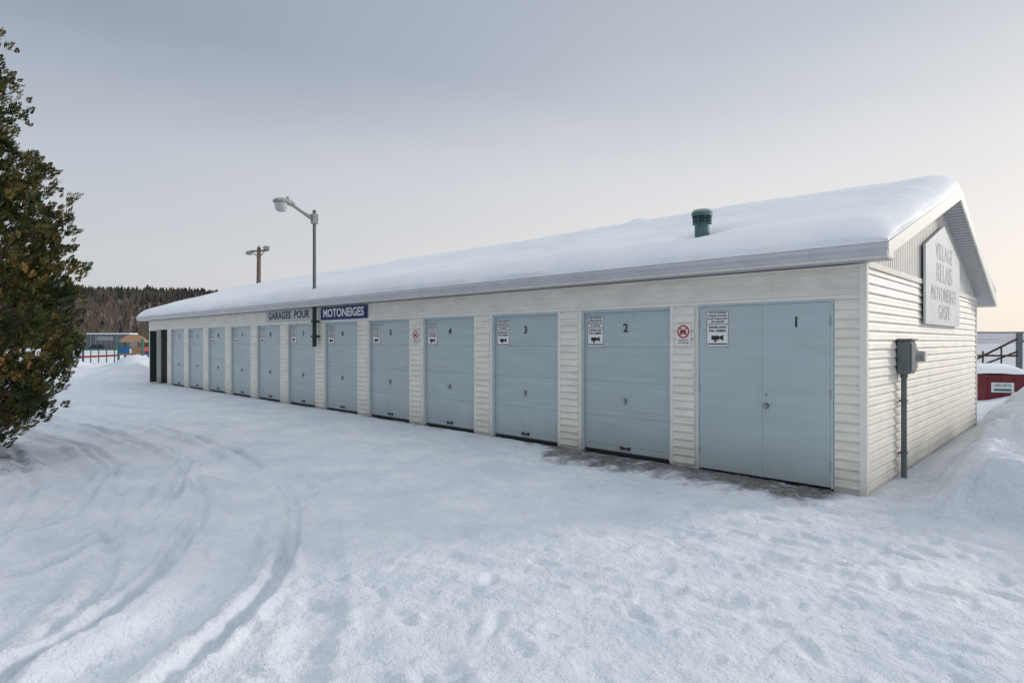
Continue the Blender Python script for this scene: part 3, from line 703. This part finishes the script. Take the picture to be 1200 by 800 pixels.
mb.cyl((-2.2,0.5,1.1),(0,0.5,1.1),.05,n=8,m=2); mb.cyl((-2.2,0.2,.65),(0,0.2,.75),.06,n=8,m=0)
for q in range(5): mb.cyl((-2.0+q*.42,.35,.3),(-2.0+q*.42,.35,1.1),.035,n=6,m=2)
sl=[(1.35,.85),(1.9,.65),(2.5,.35),(3.1,.15)]
for (xa,za),(xb,zb_) in zip(sl[:-1],sl[1:]):
    mb.add([(xa,.3,za),(xb,.3,zb_),(xb,.9,zb_),(xa,.9,za),(xa,.3,za+.15),(xb,.3,zb_+.15),(xa,.9,za+.15),(xb,.9,zb_+.15)],[(0,1,2,3),(0,1,5,4),(3,2,7,6)],1)
mb.build('frame_and_slide',[M_pred,M_pblue,M_pgreen,M_pbrown,M_snowp],ps)
st=bpy.data.objects.new('storage_trailer',None);S.collection.objects.link(st); st.location=(-62,92,0.3); st.rotation_euler=(0,0,0.1)
M_tr=mat('trailer_grey',(0.10,0.12,0.13),.6,var=.2)
mb=MB(); mb.bbox(-3.3,3.3,0,2.4,.5,2.45,0,.04); mb.box(-3.35,3.35,-.05,2.45,2.452,2.62,1)
for k in range(9): mb.box(-3.1+k*.75,-3.04+k*.75,-.03,-.001,.55,2.4,2)
for x in(-1.8,-.9): mb.cyl((x,-.05,.45),(x,.25,.45),.45,n=16,m=3)
mb.box(-1.4,1.0,-.04,-.002,1.5,2.1,2); mb.build('body',[M_tr,M_snowp,M_ebox2,M_dark],st)
wb=bpy.data.objects.new('waste_container',None);S.collection.objects.link(wb); zb0=gh(13.6,17.2)
wb.location=(13.75,17.2,zb0-.12); wb.rotation_euler=(0,0,-0.35)
M_bin=mat('bin_dark_red',(0.20,0.022,0.03),.5,var=.3,scale=4)
mb=MB(); mb.prism([(-.62,0),(.55,0),(.62,.95),(-.62,.82)],-.55,.55,0)
mb.box(-.57,.57,-.66,-.62,.74,.80,0);mb.box(-.6,-.55,-.5,.5,.45,.55,1);mb.box(.55,.6,-.5,.5,.45,.55,1)
for x in(-.3,0,.3): mb.box(x-.02,x+.02,-.65,-.621,.05,.74,0)
mb.add([(-.57,-.66,.83),(.57,-.66,.83),(.57,.64,.96),(-.57,.64,.96)],[(0,1,2,3)],1)
mb.box(-.26,.26,-.655,-.651,.33,.60,2); mb.text('DÉCHETS',.09,Matrix.Translation((0,-.658,.52))@R90,3,.02); mb.box(-.2,.2,-.6575,-.6555,.37,.43,3)
mb.build('bin',[M_bin,M_dark,M_white,M_pgreen],wb)
xs_=np.linspace(-.6,.6,14);ys_=np.linspace(-.7,.68,14);a,b_=np.meshgrid(xs_,ys_)
z=0.85+(b_+.62)*.10+0.16*np.sqrt(np.clip(1-(np.abs(a)/.6)**4,0,1)*np.clip(1-(np.abs(b_)/.7)**4,0,1))+.02*fbm(a*3,b_*3,2,5)
idx=np.arange(196).reshape(14,14)
o=fastmesh('snow_cap',np.stack([a,b_,z],-1).reshape(-1,3),np.stack([idx[:-1,:-1],idx[:-1,1:],idx[1:,1:],idx[1:,:-1]],-1).reshape(-1,4),[M_snowp],smooth=True);o.parent=wb
fe=bpy.data.objects.new('chain_link_fence',None);S.collection.objects.link(fe)
fx0,fy0=12.9,21.5; L_=12.0; fdir=Vector((0.93,-0.36,0)); fe.location=(fx0,fy0,gh(14,20)-.05); fe.rotation_euler=(0,0,math.atan2(fdir.y,fdir.x))
mb=MB(); 
for k in range(6): mb.cyl((k*2.4,0,-.3),(k*2.4,0,2.15),.035,n=8)
mb.cyl((0,0,2.0),(L_,0,2.0),.022,n=6);mb.cyl((0,0,.1),(L_,0,.1),.015,n=6)
g_=0.085; 
k=-2.0
while k<L_:
    for s_ in(1,-1):
        a0=k if s_==1 else k+1.9; a1=k+1.9 if s_==1 else k
        if min(a0,a1)>=0 and max(a0,a1)<=L_:
            w=.005; mb.add([(a0-w,0.004*s_,.1),(a0+w,0.004*s_,.1),(a1+w,0.004*s_,2.0),(a1-w,0.004*s_,2.0)],[(0,1,2,3)],0)
    k+=g_
M_fence=mat('fence_wire',(0.16,0.16,0.16),.5,metal=.5)
mb.build('mesh_and_posts',[M_fence],fe)
gt=bpy.data.objects.new('steel_gate',None);S.collection.objects.link(gt); gt.location=(14.9,18.6,gh(15,18.6)-.1); gt.rotation_euler=(0,0,-.2)
M_rust=mat('rusty_steel',(0.10,0.055,0.045),.8,var=.4,scale=10)
mb=MB(); mb.box(.62,.74,-.06,.06,0,2.0,0)
mb.cyl((-.9,0,.95),(.68,0,1.85),.035,n=8,m=1);mb.cyl((-.9,0,.75),(.68,0,1.45),.03,n=8,m=1);mb.cyl((-.9,0,1.3),(.68,0,1.3),.03,n=8,m=1);mb.cyl((-.3,0,.8),(-.3,0,1.45),.025,n=6,m=1);mb.cyl((.2,0,.9),(.2,0,1.62),.025,n=6,m=1)
mb.cyl((.68,0,1.75),(2.6,0,1.75),.03,n=8,m=0);mb.cyl((.68,0,.4),(2.6,0,.4),.03,n=8,m=0)
for q in range(8): mb.cyl((.9+q*.22,0,.4),(.9+q*.22,0,1.75),.018,n=6,m=0)
mb.build('gate_frame',[M_ebox,M_rust],gt)

# ------------------------------------------------------------------ light
sdir=Vector((0.88,0.33,0.32)).normalized()
el=math.asin(sdir.z); az=math.atan2(sdir.x,sdir.y)
sun=bpy.data.lights.new('sun','SUN'); sun.energy=1.5; sun.angle=math.radians(10); sun.color=(1.0,0.91,0.82)
so=bpy.data.objects.new('sun',sun);S.collection.objects.link(so); so.rotation_euler=(-sdir).to_track_quat('-Z','Y').to_euler()
w=bpy.data.worlds.new('World');S.world=w;w.use_nodes=True;nt=w.node_tree;N=nt.nodes;L=nt.links
bg=N['Background'];outw=N['World Output']
sk=N.new('ShaderNodeTexSky');sk.sky_type='NISHITA';sk.sun_disc=False;sk.sun_elevation=el;sk.sun_rotation=az;sk.dust_density=3
L.new(sk.outputs[0],bg.inputs[0]);bg.inputs[1].default_value=0.012
tc=N.new('ShaderNodeTexCoord');nrm=N.new('ShaderNodeVectorMath');nrm.operation='NORMALIZE';L.new(tc.outputs['Generated'],nrm.inputs[0])
sp=N.new('ShaderNodeSeparateXYZ');L.new(nrm.outputs[0],sp.inputs[0])
mp=N.new('ShaderNodeMapping');mp.inputs['Scale'].default_value=(1.2,1.2,4.5);L.new(nrm.outputs[0],mp.inputs[0])
no=N.new('ShaderNodeTexNoise');no.inputs['Scale'].default_value=1.6;no.inputs['Detail'].default_value=5;no.inputs['Roughness'].default_value=.5;L.new(mp.outputs[0],no.inputs['Vector'])
wob=N.new('ShaderNodeMath');wob.operation='MULTIPLY_ADD';L.new(no.outputs[0],wob.inputs[0]);wob.inputs[1].default_value=0.11;L.new(sp.outputs[2],wob.inputs[2])
sb=N.new('ShaderNodeMath');sb.operation='SUBTRACT';L.new(wob.outputs[0],sb.inputs[0]);sb.inputs[1].default_value=0.055
def ramp(stops):
    r=N.new('ShaderNodeValToRGB');e=r.color_ramp.elements
    e[0].position=stops[0][0];e[0].color=(*stops[0][1],1);e[1].position=stops[-1][0];e[1].color=(*stops[-1][1],1)
    for p,c in stops[1:-1]: x=e.new(p);x.color=(*c,1)
    L.new(sb.outputs[0],r.inputs[0]);return r
lef=ramp([(0,(.55,.555,.585)),(.12,(.555,.575,.61)),(.25,(.49,.525,.58)),(.42,(.28,.33,.41)),(.58,(.30,.35,.43)),(.8,(.93,.97,1.0)),(1,(.98,1,1))])
rig=ramp([(0,(.85,.785,.73)),(.10,(.81,.765,.73)),(.25,(.70,.70,.715)),(.42,(.49,.53,.585)),(.58,(.42,.46,.52)),(.8,(.93,.97,1.0)),(1,(.98,1,1))])
dt=N.new('ShaderNodeVectorMath');dt.operation='DOT_PRODUCT';L.new(nrm.outputs[0],dt.inputs[0]);dt.inputs[1].default_value=(0.93,0.37,0)
mr=N.new('ShaderNodeMapRange');mr.inputs[1].default_value=-0.45;mr.inputs[2].default_value=0.85;mr.interpolation_type='SMOOTHSTEP';L.new(dt.outputs['Value'],mr.inputs[0])
mi=N.new('ShaderNodeMix');mi.data_type='RGBA';L.new(mr.outputs[0],mi.inputs[0]);L.new(lef.outputs[0],mi.inputs[6]);L.new(rig.outputs[0],mi.inputs[7])
bg2=N.new('ShaderNodeBackground');L.new(mi.outputs[2],bg2.inputs[0]);bg2.inputs[1].default_value=1.0
ads=N.new('ShaderNodeAddShader');L.new(bg.outputs[0],ads.inputs[0]);L.new(bg2.outputs[0],ads.inputs[1]);L.new(ads.outputs[0],outw.inputs[0])

cam=bpy.data.cameras.new('camera');cam.sensor_width=36;cam.lens=36*705/1200;cam.clip_end=6000;cam.clip_start=.05
co=bpy.data.objects.new('camera',cam);S.collection.objects.link(co);co.location=(0,0,1.65);co.rotation_euler=(math.pi/2,0,0);S.camera=co
S.view_settings.view_transform='Standard';S.view_settings.look='None';S.view_settings.exposure=0;S.view_settings.gamma=1
